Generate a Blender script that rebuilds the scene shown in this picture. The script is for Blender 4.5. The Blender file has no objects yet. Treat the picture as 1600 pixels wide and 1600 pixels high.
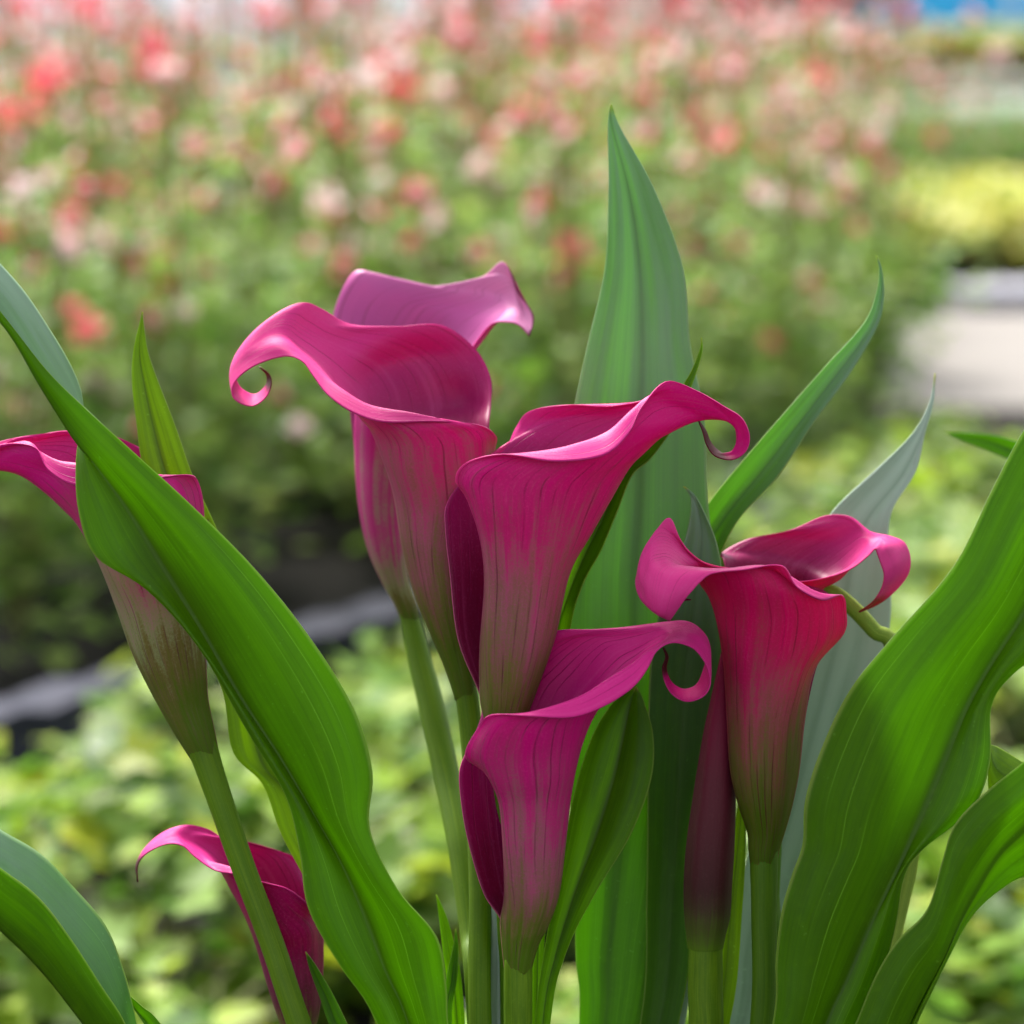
import bpy, math, random
import numpy as np
from mathutils import Vector

# ------------------------------------------------------------------ camera, world, sun, exposure
scene = bpy.context.scene
COL = scene.collection
PITCH = math.atan(860/4444.4)
CAM = Vector((0, 0, 0.8))
FWD = Vector((0, math.cos(PITCH), -math.sin(PITCH)))
UPV = Vector((0, math.sin(PITCH), math.cos(PITCH)))
cam_d = bpy.data.cameras.new('camera')
cam = bpy.data.objects.new('camera', cam_d); COL.objects.link(cam)
cam.location = CAM
cam.rotation_euler = (math.pi/2-PITCH, 0, 0)
cam_d.sensor_width = 36; cam_d.lens = 100
cam_d.clip_start = 0.05; cam_d.clip_end = 400
cam_d.dof.use_dof = True; cam_d.dof.focus_distance = 0.985; cam_d.dof.aperture_fstop = 7.4
scene.camera = cam

SUN_EL, SUN_AZ = math.radians(54), math.radians(-25)     # azimuth from +Y (away from the camera) towards +X
world = bpy.data.worlds.new('World'); scene.world = world; world.use_nodes = True
wn = world.node_tree.nodes; wl = world.node_tree.links
for n in list(wn): wn.remove(n)
wo = wn.new('ShaderNodeOutputWorld'); wb = wn.new('ShaderNodeBackground'); ws = wn.new('ShaderNodeTexSky')
ws.sky_type = 'NISHITA'; ws.sun_disc = False; ws.sun_elevation = SUN_EL; ws.sun_rotation = SUN_AZ
ws.air_density = 1.0; ws.dust_density = 4.0; ws.ozone_density = 0.6
wb.inputs['Strength'].default_value = 0.15
hs = wn.new('ShaderNodeHueSaturation'); hs.inputs['Saturation'].default_value = .25      # thin white cloud: a paler sky
wl.new(ws.outputs[0], hs.inputs['Color']); wl.new(hs.outputs[0], wb.inputs[0]); wl.new(wb.outputs[0], wo.inputs[0])
sun_d = bpy.data.lights.new('sun', 'SUN'); sun_d.energy = 3.4; sun_d.angle = math.radians(13); sun_d.color = (1, .95, .87)
sun = bpy.data.objects.new('sun', sun_d); COL.objects.link(sun)
sdir = Vector((math.sin(SUN_AZ)*math.cos(SUN_EL), math.cos(SUN_AZ)*math.cos(SUN_EL), math.sin(SUN_EL)))
sun.rotation_euler = (-sdir).to_track_quat('-Z', 'Y').to_euler()
scene.view_settings.view_transform = 'Standard'; scene.view_settings.look = 'None'
scene.view_settings.exposure = 1.48; scene.view_settings.gamma = 1
scene.render.engine = 'CYCLES'
scene.cycles.max_bounces = 8; scene.cycles.transmission_bounces = 6; scene.cycles.diffuse_bounces = 4
scene.cycles.use_denoising = True

# ------------------------------------------------------------------ helpers
S = 0.000225
def P(px, py, z=0.0):
    """a measured point of the clump: picture position at its own true distance (1 m + z)"""
    D = 1.0 + z*S
    return CAM + FWD*D + Vector((1, 0, 0))*((px-800)/800*0.18*D) + UPV*((800-py)/800*0.18*D)
def ground(px, py, h=0.0):
    """where the sight line of a picture position meets the level h"""
    d = FWD + Vector((1, 0, 0))*((px-800)/800*0.18) + UPV*((800-py)/800*0.18)
    t = (h-CAM.z)/d.z
    return CAM + d*t

def put(o, parent=None):
    COL.objects.link(o)
    if parent is not None: o.parent = parent
    return o
def tag(o, label=None, cat=None, group=None, kind=None):
    if label: o['label'] = label
    if cat: o['category'] = cat
    if group: o['group'] = group
    if kind: o['kind'] = kind
    return o
def empty(name, loc=(0, 0, 0), rz=0):
    o = bpy.data.objects.new(name, None); o.location = loc; o.rotation_euler = (0, 0, rz); o.empty_display_size = .02
    return put(o)
def mesh_obj(name, verts, faces, mats, parent=None, uv=None, smooth=True, midx=None, origin=None):
    me = bpy.data.meshes.new(name)
    v = np.asarray(verts, dtype=float)
    if origin is not None: v = v - np.array(origin)
    me.from_pydata(v.tolist(), [], faces)
    for m in (mats if isinstance(mats, (list, tuple)) else [mats]): me.materials.append(m)
    if uv is not None:
        ul = me.uv_layers.new(name='UVMap')
        li = np.empty(len(me.loops), dtype=np.int32); me.loops.foreach_get('vertex_index', li)
        ul.data.foreach_set('uv', np.asarray(uv, dtype=float)[li].ravel())
    if smooth: me.polygons.foreach_set('use_smooth', np.ones(len(me.polygons), dtype=bool))
    if midx is not None: me.polygons.foreach_set('material_index', np.asarray(midx, dtype=np.int32))
    me.update()
    return put(bpy.data.objects.new(name, me), parent)

def cr(pts, n):
    """Catmull-Rom through pts (k x d), n samples evenly over the index"""
    p = np.asarray(pts, dtype=float)
    k = len(p)
    if k == 1: return np.repeat(p, n, axis=0)
    if k == 2: return np.linspace(p[0], p[1], n)
    e = np.vstack([2*p[0]-p[1], p, 2*p[-1]-p[-2]])
    t = np.linspace(0, k-1, n); i = np.minimum(t.astype(int), k-2); f = (t-i)[:, None]
    a, b, c, d = e[i], e[i+1], e[i+2], e[i+3]
    return 0.5*((2*b)+(-a+c)*f+(2*a-5*b+4*c-d)*f**2+(-a+3*b-3*c+d)*f**3)

# ------------------------------------------------------------------ materials
def nodes(name):
    m = bpy.data.materials.new(name); m.use_nodes = True
    nt = m.node_tree
    for n in list(nt.nodes): nt.nodes.remove(n)
    return m, nt
class NT:
    def __init__(s, nt): s.nt = nt
    def new(s, t, **kw):
        n = s.nt.nodes.new(t)
        for k, v in kw.items(): setattr(n, k, v)
        return n
    def put(s, sock, v):
        if isinstance(v, bpy.types.NodeSocket): s.nt.links.new(v, sock)
        else: sock.default_value = v
    def m(s, op, a, b=0.0, c=0.0, clamp=False):
        n = s.new('ShaderNodeMath', operation=op, use_clamp=clamp)
        s.put(n.inputs[0], a); s.put(n.inputs[1], b); s.put(n.inputs[2], c); return n.outputs[0]
    def uv(s):
        n = s.new('ShaderNodeUVMap'); sp = s.new('ShaderNodeSeparateXYZ'); s.nt.links.new(n.outputs[0], sp.inputs[0])
        return sp.outputs[0], sp.outputs[1]
    def vec(s, x, y, z=0.0):
        n = s.new('ShaderNodeCombineXYZ'); s.put(n.inputs[0], x); s.put(n.inputs[1], y); s.put(n.inputs[2], z); return n.outputs[0]
    def noise(s, vec, scale, detail=3.0, rough=.5):
        n = s.new('ShaderNodeTexNoise'); s.put(n.inputs['Vector'], vec); n.inputs['Scale'].default_value = scale
        n.inputs['Detail'].default_value = detail; n.inputs['Roughness'].default_value = rough; return n.outputs[0]
    def obj(s): return s.new('ShaderNodeTexCoord').outputs['Object']
    def rnd(s): return s.new('ShaderNodeObjectInfo').outputs['Random']
    def ramp(s, f, stops, interp='EASE'):
        n = s.new('ShaderNodeValToRGB'); s.put(n.inputs[0], f); e = n.color_ramp.elements; n.color_ramp.interpolation = interp
        while len(e) < len(stops): e.new(0.5)
        for el, (p, c) in zip(e, stops): el.position = p; el.color = (*c, 1)
        return n.outputs[0]
    def step(s, x, a, b):     # smooth 0..1
        n = s.new('ShaderNodeMapRange', interpolation_type='SMOOTHSTEP'); s.put(n.inputs[0], x); n.inputs[1].default_value = a; n.inputs[2].default_value = b
        return n.outputs[0]
    def mix(s, f, a, b, mode='MIX'):
        n = s.new('ShaderNodeMix', data_type='RGBA', blend_type=mode); s.put(n.inputs[0], f)
        for k, v in ((6, a), (7, b)):
            if isinstance(v, tuple): v = (*v, 1)
            s.put(n.inputs[k], v)
        return n.outputs[2]
    def bump(s, h, dist, strength=1.0):
        n = s.new('ShaderNodeBump'); n.inputs['Strength'].default_value = strength; n.inputs['Distance'].default_value = dist
        s.put(n.inputs['Height'], h); return n.outputs[0]
    def out(s, col, rough=.5, spec=.5, trans=0.0, tcol=None, normal=None, sheen=0.0, coat=0.0):
        p = s.new('ShaderNodeBsdfPrincipled'); o = s.new('ShaderNodeOutputMaterial')
        if isinstance(col, tuple): col = (*col, 1)
        s.put(p.inputs['Base Color'], col); s.put(p.inputs['Roughness'], rough); s.put(p.inputs['Specular IOR Level'], spec)
        s.put(p.inputs['Sheen Weight'], sheen); p.inputs['Sheen Roughness'].default_value = .4
        s.put(p.inputs['Coat Weight'], coat)
        if normal is not None: s.put(p.inputs['Normal'], normal)
        sh = p.outputs[0]
        if not (isinstance(trans, float) and trans == 0.0):
            t = s.new('ShaderNodeBsdfTranslucent'); tc = tcol if tcol is not None else col
            if isinstance(tc, tuple): tc = (*tc[:3], 1)
            s.put(t.inputs[0], tc)
            if normal is not None: s.put(t.inputs['Normal'], normal)
            mx = s.new('ShaderNodeMixShader'); s.put(mx.inputs[0], trans)
            s.nt.links.new(sh, mx.inputs[1]); s.nt.links.new(t.outputs[0], mx.inputs[2]); sh = mx.outputs[0]
        s.nt.links.new(sh, o.inputs[0])

def calla_leaf_mat(name, base, light, tcol, trans=.45, bloom=0.0, bl0=.3, bl1=.85, bloomcol=(.30, .42, .36), rough=.38, lines=1.0, under=None):
    m, nt = nodes(name); N = NT(nt); u, v = N.uv()
    du = N.m('ABSOLUTE', N.m('SUBTRACT', u, .5))
    fine = N.noise(N.vec(N.m('MULTIPLY', u, 70), N.m('MULTIPLY', v, 2.0)), 1.0, 4, .65)
    broad = N.noise(N.vec(N.m('MULTIPLY', u, 3.5 if bloom else 7), N.m('MULTIPLY', v, 3.0), N.m('MULTIPLY', N.rnd(), 25)), 1.0, 3, .6)
    mott = N.noise(N.obj(), 260, 4, .7)
    c = N.mix(N.step(broad, .3, .72), base, light)
    c = N.mix(N.m('MULTIPLY', N.step(fine, .42, .75), .18), c, tuple(x*.55 for x in base))
    c = N.mix(N.m('MULTIPLY', N.step(mott, .5, .75), .30), c, tuple(min(1, x*1.7) for x in light))
    # pale side veins
    wob = N.m('MULTIPLY', N.m('SUBTRACT', N.noise(N.vec(0.0, N.m('MULTIPLY', v, 3.0), N.m('MULTIPLY', u, 2.0)), 1.0, 1), .5), .30)
    fr = N.m('ABSOLUTE', N.m('SUBTRACT', N.m('FRACT', N.m('ADD', N.m('MULTIPLY', du, 11.0), wob)), .5))
    line = N.m('SUBTRACT', 1.0, N.step(fr, .006, .038))
    keep = N.step(N.noise(N.vec(N.m('MULTIPLY', N.m('FLOOR', N.m('ADD', N.m('MULTIPLY', du, 11.0), wob)), 3.7), N.m('MULTIPLY', v, 1.2)), 1.0, 1), .47, .60)
    line = N.m('MULTIPLY', N.m('MULTIPLY', line, keep), N.step(du, .05, .09))
    line = N.m('MULTIPLY', line, .95*lines)
    c = N.mix(line, c, tuple(min(1, x*2.6+.03) for x in light))
    fleck = N.m('MULTIPLY', N.step(N.noise(N.obj(), 800, 1, .4), .73, .77), .4)
    c = N.mix(fleck, c, tuple(min(1, x*2.4+.05) for x in light))
    # dark keel with its own stripes, thin pale margin
    rib = N.m('ADD', N.m('MULTIPLY', N.m('SUBTRACT', 1.0, N.step(du, .02, .13)), .38), N.m('MULTIPLY', N.m('SUBTRACT', 1.0, N.step(du, .01, .05)), .45))
    rl = N.m('MULTIPLY', N.step(N.noise(N.vec(N.m('MULTIPLY', u, 150), N.m('MULTIPLY', v, 1.5)), 1.0, 1), .55, .7), N.m('SUBTRACT', 1.0, N.step(du, .02, .07)))
    stripe = N.m('ADD', .55, N.m('MULTIPLY', N.noise(N.vec(N.m('MULTIPLY', u, 160), v), 1.0, 2), .6))
    c = N.mix(N.m('MULTIPLY', rib, .35 if bloom else .8), c, tuple(x*.6 for x in base))
    c = N.mix(N.m('MULTIPLY', rl, .35), c, light)
    margin = N.step(du, .478, .494)
    c = N.mix(N.m('MULTIPLY', margin, .85), c, (.26, .34, .06))
    if bloom:
        bl = N.m('MULTIPLY', N.step(N.noise(N.vec(N.m('MULTIPLY', u, 4), N.m('MULTIPLY', v, 5), 1.0), 1.0, 5, .5), .0, .6), N.m('MULTIPLY', N.step(v, bl0, bl1), bloom))  # wax bloom thins towards the base, painting in the shade lower down
        bl = N.m('MULTIPLY', bl, N.m('SUBTRACT', 1.0, N.m('MULTIPLY', rib, .5)))
        c = N.mix(bl, c, bloomcol)
    c = N.mix(N.step(v, .95, 1.0), c, (.34, .36, .05))
    h = N.m('ADD', N.m('MULTIPLY', N.m('SUBTRACT', fine, line), .7), N.m('MULTIPLY', mott, .3))
    tr = N.m('MULTIPLY', N.m('MULTIPLY', N.m('SUBTRACT', 1.0, N.m('MULTIPLY', rib, .45 if bloom else .72)), trans), N.m('ADD', .72, N.m('MULTIPLY', N.step(broad, .35, .65), .36)))
    tc = N.mix(line, N.mix(N.m('MULTIPLY', N.step(fine, .4, .7), .4), tcol, tuple(x*.6 for x in tcol)), tuple(min(1, x*1.8+.05) for x in tcol))
    N.out(c, rough, .2, tr, tc, N.bump(h, .00010, .6))
    return m

def spathe_mat(name, inner=False, tint=(1, 1, 1), green=1.0, dark=1.0, glow=.27):
    m, nt = nodes(name); N = NT(nt); u, v = N.uv()
    du = N.m('ABSOLUTE', N.m('SUBTRACT', u, .5))
    ro = N.m('MULTIPLY', N.rnd(), 25)
    st = N.noise(N.vec(N.m('MULTIPLY', u, 34), N.m('MULTIPLY', v, 2.2), ro), 1.0, 4, .6)
    st2 = N.noise(N.vec(N.m('MULTIPLY', u, 150), N.m('MULTIPLY', v, 9)), 1.0, 3, .6)
    speck = N.noise(N.obj(), 1200, 4, .75)
    patch = N.noise(N.obj(), 45, 3, .6)
    warp = N.m('MULTIPLY', N.m('SUBTRACT', N.noise(N.vec(N.m('MULTIPLY', u, 5), N.m('MULTIPLY', v, 2.5), ro), 1.0, 2), .5), 1.6)
    vn = N.m('ABSOLUTE', N.m('SUBTRACT', N.m('FRACT', N.m('ADD', N.m('MULTIPLY', u, 30), warp)), .5))
    gap = N.step(N.noise(N.vec(N.m('MULTIPLY', u, 25), N.m('MULTIPLY', v, 5), ro), 1.0, 3), .42, .66)
    vein = N.m('MULTIPLY', N.m('SUBTRACT', 1.0, N.step(vn, .015, .10)), gap)
    T = lambda c: tuple(min(1, a*b*dark) for a, b in zip(c, tint))
    if not inner:
        f = N.m('ADD', v, N.m('MULTIPLY', N.m('SUBTRACT', st, .5), .62))
        f = N.m('ADD', f, N.m('MULTIPLY', N.m('SUBTRACT', speck, .5), .42))
        f = N.m('ADD', f, N.m('MULTIPLY', N.m('SUBTRACT', patch, .5), .34))
        g = green
        c = N.ramp(f, [(0.0, (.075*g, .16*g, .005)), (.10, (.10*g, .15*g, .012)), (.22, (.16*g, .14*g, .035)), (.34, T((.24, .105, .085))), (.48, T((.38, .085, .15))),
                       (.60, T((.50, .022, .165))), (.78, T((.64, .003, .205)))], 'LINEAR')
        c = N.mix(N.m('MULTIPLY', vein, N.m('SUBTRACT', .92, N.m('MULTIPLY', v, .55))), c, T((.09, .012, .035)))
        c = N.mix(N.m('MULTIPLY', N.step(st2, .5, .8), .22), c, (.55, .18, .28))
        c = N.mix(N.m('MULTIPLY', N.m('MULTIPLY', N.step(speck, .5, .72), N.step(v, .25, .5)), .26), c, (.62, .12, .30))
        trans = glow; tc = N.mix(.5, c, T((.80, .006, .10))); rough = .42
        rim = N.step(du, .488, .499)
        c = N.mix(N.m('MULTIPLY', rim, .5), c, (.62, .06, .28))
    else:
        c = N.ramp(v, [(0.0, T((.07, .002, .015))), (.45, T((.12, .002, .035))), (.66, T((.24, .003, .09))), (.80, T((.42, .006, .15))), (.92, T((.56, .013, .20))), (1.0, T((.60, .016, .22)))], 'LINEAR')  # deeper throat pigment, darkened further to paint in the throat's shade
        c = N.mix(N.m('MULTIPLY', vein, .8), c, T((.17, .003, .055)))
        c = N.mix(N.m('MULTIPLY', N.step(st, .5, .75), .16), c, (.56, .10, .30))
        c = N.mix(N.m('MULTIPLY', N.step(speck, .52, .75), .18), c, (.60, .14, .36))
        trans = .14; tc = T((.72, .012, .13)); rough = .42
    c = N.mix(N.step(v, .982, .997), c, (.075, .012, .016))
    h = N.m('SUBTRACT', N.m('ADD', N.m('MULTIPLY', st2, .6), N.m('MULTIPLY', speck, .35)), N.m('MULTIPLY', vein, .9))
    N.out(c, rough, .16, trans, tc, N.bump(h, .00018, .8), sheen=0.0 if not inner else .05)
    return m

def stem_mat(name, a, b):
    m, nt = nodes(name); N = NT(nt); u, v = N.uv()
    st = N.noise(N.vec(N.m('MULTIPLY', u, 60), N.m('MULTIPLY', v, 5)), 1.0, 4, .6)
    bl = N.noise(N.obj(), 60, 3)
    c = N.mix(N.step(st, .3, .7), a, b)
    c = N.mix(N.m('MULTIPLY', N.step(bl, .4, .8), .4), c, tuple(x*.6 for x in a))
    rd = N.noise(N.vec(N.m('MULTIPLY', u, 110), N.m('MULTIPLY', v, 3), 3.0), 1.0, 2, .5)
    c = N.mix(N.m('MULTIPLY', N.step(rd, .55, .7), .35), c, tuple(min(1, x*1.7+.01) for x in b))
    sp_ = N.noise(N.obj(), 1100, 3, .7)
    c = N.mix(N.m('MULTIPLY', N.step(sp_, .55, .75), .3), c, tuple(min(1, x*1.6+.02) for x in b))
    st = N.m('ADD', st, rd)
    N.out(c, .5, .25, .22, (.22, .46, .004), N.bump(st, .00012, .7))
    return m

def leafcard_mat(name, cols, trans=.35, rough=.5, spec=.35):
    m, nt = nodes(name); N = NT(nt)
    g = N.new('ShaderNodeNewGeometry').outputs['Random Per Island']
    c = N.ramp(N.m('FRACT', N.m('ADD', g, N.m('MULTIPLY', N.rnd(), .37))), [(i/max(1, len(cols)-1), k) for i, k in enumerate(cols)], 'LINEAR')
    n = N.noise(N.obj(), 60, 2)
    c = N.mix(N.m('MULTIPLY', n, .3), c, tuple(x*.7 for x in cols[0]))
    N.out(c, rough, spec, trans, c)
    return m
def plain(name, col, rough=.6, var=.25, scale=8.0, spec=.4, bump=0.0):
    m, nt = nodes(name); N = NT(nt)
    n = N.noise(N.obj(), scale, 5, .65)
    c = N.mix(n, tuple(x*(1-var) for x in col), tuple(min(1, x*(1+var)) for x in col))
    N.out(c, rough, spec, normal=N.bump(n, bump, 1.0) if bump else None)
    return m

M = {}
M['leaf_front'] = calla_leaf_mat('calla_leaf_green', (.042, .110, .001), (.088, .19, .002), (.36, .62, .001), trans=.60)
M['leaf_dark'] = calla_leaf_mat('calla_leaf_dark', (.032, .095, .002), (.055, .14, .004), (.28, .55, .002), trans=.55, lines=.5)
M['leaf_bloom'] = calla_leaf_mat('calla_leaf_bloom', (.036, .11, .003), (.060, .15, .006), (.27, .55, .004), trans=.48, bloom=.8, bloomcol=(.24, .35, .27), rough=.45, lines=.4)
M['leaf_pale'] = calla_leaf_mat('calla_leaf_pale', (.12, .22, .13), (.17, .28, .18), (.12, .28, .10), trans=.2, bloom=.95, bl0=.0, bl1=.5, bloomcol=(.46, .58, .49), rough=.5, lines=.3)
M['leaf_upper'] = calla_leaf_mat('calla_leaf_upper', (.03, .10, .02), (.05, .14, .03), (.20, .46, .01), trans=.45, bloom=.8, bl0=.35, bl1=1.0, bloomcol=(.30, .42, .34), lines=.5)
M['leaf_lime'] = calla_leaf_mat('calla_leaf_lime', (.08, .17, .004), (.12, .23, .006), (.38, .56, .004), trans=.5, lines=.6)
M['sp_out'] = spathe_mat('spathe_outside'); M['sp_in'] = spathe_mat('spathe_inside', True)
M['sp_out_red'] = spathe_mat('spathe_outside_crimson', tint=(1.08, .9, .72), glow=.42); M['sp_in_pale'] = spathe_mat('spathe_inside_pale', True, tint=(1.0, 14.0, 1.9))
M['sp_out_pale'] = spathe_mat('spathe_outside_pale', tint=(.95, 2.6, 1.2))
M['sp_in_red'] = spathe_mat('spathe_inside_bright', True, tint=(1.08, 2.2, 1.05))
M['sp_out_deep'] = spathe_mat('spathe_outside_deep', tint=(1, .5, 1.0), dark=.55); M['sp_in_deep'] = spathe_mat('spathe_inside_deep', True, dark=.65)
M['tail_tip'] = plain('withered_tip', (.07, .02, .02), .6, .4, 300)
M['stem'] = stem_mat('calla_stem', (.070, .150, .002), (.13, .23, .004))
M['stem_dark'] = stem_mat('calla_stem_dark', (.052, .125, .004), (.095, .19, .006))
M['stem_yellow'] = stem_mat('calla_stem_yellow', (.17, .26, .03), (.30, .38, .05))

def bud_mat():
    m, nt = nodes('bud_purple'); N = NT(nt); u, v = N.uv()
    st = N.noise(N.vec(N.m('MULTIPLY', u, 70), N.m('MULTIPLY', v, 5)), 1.0, 4, .6)
    f = N.m('ADD', v, N.m('MULTIPLY', N.m('SUBTRACT', st, .5), .15))
    c = N.ramp(f, [(0, (.07, .14, .004)), (.05, (.06, .09, .01)), (.13, (.045, .03, .012)), (.2, (.045, .012, .012)), (.6, (.10, .012, .024)), (1, (.24, .006, .05))], 'LINEAR')
    sp = N.noise(N.obj(), 900, 3, .7)
    c = N.mix(N.m('MULTIPLY', N.step(sp, .5, .8), .35), c, (.12, .04, .045))
    N.out(c, .5, .15, 0.0, normal=N.bump(st, .0002, .7))
    return m
M['bud'] = bud_mat()

# ------------------------------------------------------------------ calla builders
PITCHX = 0.19
def ring(cx, cy, rx, rz=None, a0='L', sy=0.0, z=0.0, n=7):
    """closed wall of the tube; a0 = side of the overlap, walking through the front"""
    rz = rx if rz is None else rz
    out = []
    for k in range(n):
        f = 2*math.pi*k/(n-1)
        a = math.pi+f if a0 == 'L' else -f
        x = cx+rx*math.cos(a); zz = rz*math.sin(a)
        if k == n-1: zz += 3
        out.append((x, cy+sy*math.cos(a)-PITCHX*zz, zz+z))
    return out
def sheet(name, rows, ts, z0, mats, parent, nu=48, sub=6, thick=.00045, split=False, bulge=None, nodouble=False):
    cols = []
    for r in rows:
        q = [(p+(0,))[:3] if len(p) < 3 else p for p in r]
        if split:      # leaf: left edge, keel, right edge; each half bends on its own
            L, K, R = [np.array(x, float) for x in q]
            b = np.array([0, 0, bulge]) * min(1, abs(R[0]-L[0]+.01)/120 + abs(R[1]-L[1])/200)
            h = nu//2
            a = cr([L, (L+K)/2+b, K], h+1); c = cr([K, (K+R)/2+b, R], h+1)
            cols.append(np.vstack([a, c[1:]]))
        else:
            cols.append(cr(q, nu+1))
    A = np.array(cols)                                  # rows x cols x 3
    nr = (len(rows)-1)*sub+1
    G = np.stack([cr(A[:, j], nr) for j in range(A.shape[1])], axis=1)
    T = np.interp(np.linspace(0, len(rows)-1, nr), np.arange(len(rows)), ts)
    nc = G.shape[1]
    V = [P(x, y, z+z0) for x, y, z in G.reshape(-1, 3)]
    uv = [(j/(nc-1), T[i]) for i in range(nr) for j in range(nc)]
    F = [(i*nc+j, i*nc+j+1, (i+1)*nc+j+1, (i+1)*nc+j) for i in range(nr-1) for j in range(nc-1)]
    org = parent.location if parent is not None else None
    o = mesh_obj(name, V, F, mats, parent, uv, origin=org)
    if thick:
        md = o.modifiers.new('thickness', 'SOLIDIFY'); md.thickness = thick; md.offset = 0
        if isinstance(mats, (list, tuple)) and len(mats) > 1: md.material_offset = 1; md.material_offset_rim = 0
    return o
def tube(name, pts, z0, mat, parent, origin=None, seg=20, n=None, world_pts=False):
    """pts: (px, py, z, r) all in the clump's units"""
    q = cr([(*p,) for p in pts], n or (len(pts)-1)*6+1)
    if world_pts: C = [Vector(x[:3]) for x in q]; R = q[:, 3]
    else: C = [P(x[0], x[1], x[2]+z0) for x in q]; R = q[:, 3]*S
    V = []; uv = []
    for i, c in enumerate(C):
        t = (C[min(i+1, len(C)-1)]-C[max(i-1, 0)]).normalized()
        a = t.cross(Vector((0, 1, 0.01))).normalized(); b = t.cross(a)
        for k in range(seg+1):
            w = 2*math.pi*k/seg
            rr = R[i]*(1+.03*math.sin(3*w+1.3))
            V.append(c+a*(math.cos(w)*rr)+b*(math.sin(w)*rr)); uv.append((k/seg, i/(len(C)-1)))
    m = seg+1
    F = [(i*m+k, i*m+k+1, (i+1)*m+k+1, (i+1)*m+k) for i in range(len(C)-1) for k in range(seg)]
    F.append(tuple(reversed(range(seg)))); F.append(tuple(range((len(C)-1)*m, (len(C)-1)*m+seg)))
    return mesh_obj(name, V, F, mat, parent, uv, origin=parent.location if parent is not None else None)

CLUMP = P(800, 2330, 60)
def calla(label, rows, ts, z0, mo, mi, stem, smat, stem_z=0, flip=False, cat='calla lily', nu=56):
    base = P(stem[-1][0], stem[-1][1], stem[-1][2])
    e = empty('calla_lily', base)
    tag(e, label, cat, 'magenta calla lily blooms of the foreground clump')
    sheet('spathe', rows, ts, z0, [mo, mi] if not flip else [mo, mi], e, nu=nu)
    tube('stem', stem, 0, smat, e)
    return e

def lin(n, a, b): return list(np.linspace(a, b, n))
# --- bloom with its tail curling left, upper middle
r1 = [ring(728, 1090, 16.5, a0='R', sy=-4), ring(722, 1055, 21, a0='R', sy=-5), ring(712, 1010, 28, a0='R', sy=-6), ring(697, 930, 46, a0='R', sy=-8), ring(689, 850, 60, 58, a0='R', sy=-5),
 [(772,760,5),(740,778,-55),(655,795,-60),(614,768,0),(650,750,55),(720,745,60),(762,740,25)],
 [(773,705,0),(738,716,-70),(640,735,-80),(594,708,-5),(625,680,60),(710,670,80),(764,668,40)],
 [(775,681,-30),(730,680,-85),(635,695,-95),(578,670,-10),(620,640,80),(710,630,130),(767,632,80)],
 [(748,664,-75),(700,662,-105),(615,670,-100),(562,650,-10),(610,605,95),(690,582,132),(767,590,110)],
 [(680,659,-115),(640,645,-110),(585,650,-90),(547,628,-5),(590,578,95),(660,552,130),(742,544,128)],
 [(600,660,-120),(580,634,-98),(553,633,-75),(529,605,0),(560,560,60),(610,530,95),(690,508,120)],
 [(550,644,-105),(538,612,-78),(525,603,-50),(510,580,0),(530,545,45),(560,522,75),(620,510,100)],
 [(512,617,-80),(505,590,-55),(500,575,-30),(489,558,0),(500,530,30),(520,512,50),(548,507,75)],
 [(490,588,-60),(482,568,-40),(475,553,-20),(466,540,0),(474,515,20),(490,494,35),(505,484,50)],
 [(474,566,-45),(463,553,-32),(453,538,-20),(444,524,-5),(452,502,8),(464,482,20),(478,473,32)],
 [(448,557,-35),(432,541,-25),(420,527,-10),(424,500,5),(447,481,20)],
 [(408,567,-30),(398,556,-22),(390,545,-15),(392,528,-5),(405,510,8)],
 [(379,584,-30),(373,575,-22),(369,566,-15),(370,555,-6),(376,542,2)],
 [(364,603,-32),(360,594,-22),(359,586,-14),(360,578,-6),(363,570,2)],
 [(364,620,-34),(366,612,-20),(372,600,4)],[(378,631,-34),(381,624,-18),(386,613,6)],[(397,634,-30),(398,627,-14),(399,616,8)],
 [(416,620,-24),(413,615,-10),(409,610,8)],[(424,600,-16),(421,598,-6),(417,598,6)],[(420,584,-8),(418,584,0),(416,585,5)],[(405,573,0),(405,573,1),(405,573,2)]]
t1 = [0,.03,.08,.22,.34,.44,.52,.60,.66,.72,.78,.82,.86,.9,.92,.94,.95,.96,.97]+[.98]*4+[1]*3
calla('magenta calla bloom, upper middle, its tail curling into a small ring at the left',
      r1, t1, 100, M['sp_in_red'], M['sp_out'], [(718,1040,100,15),(722,1060,100,17),(729,1090,100,18.5),(737,1160,95,18),(745,1260,80,18),(750,1400,50,18),(750,1600,10,18),(770,1900,20,18),(785,2330,50,18)], M['stem'])

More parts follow.
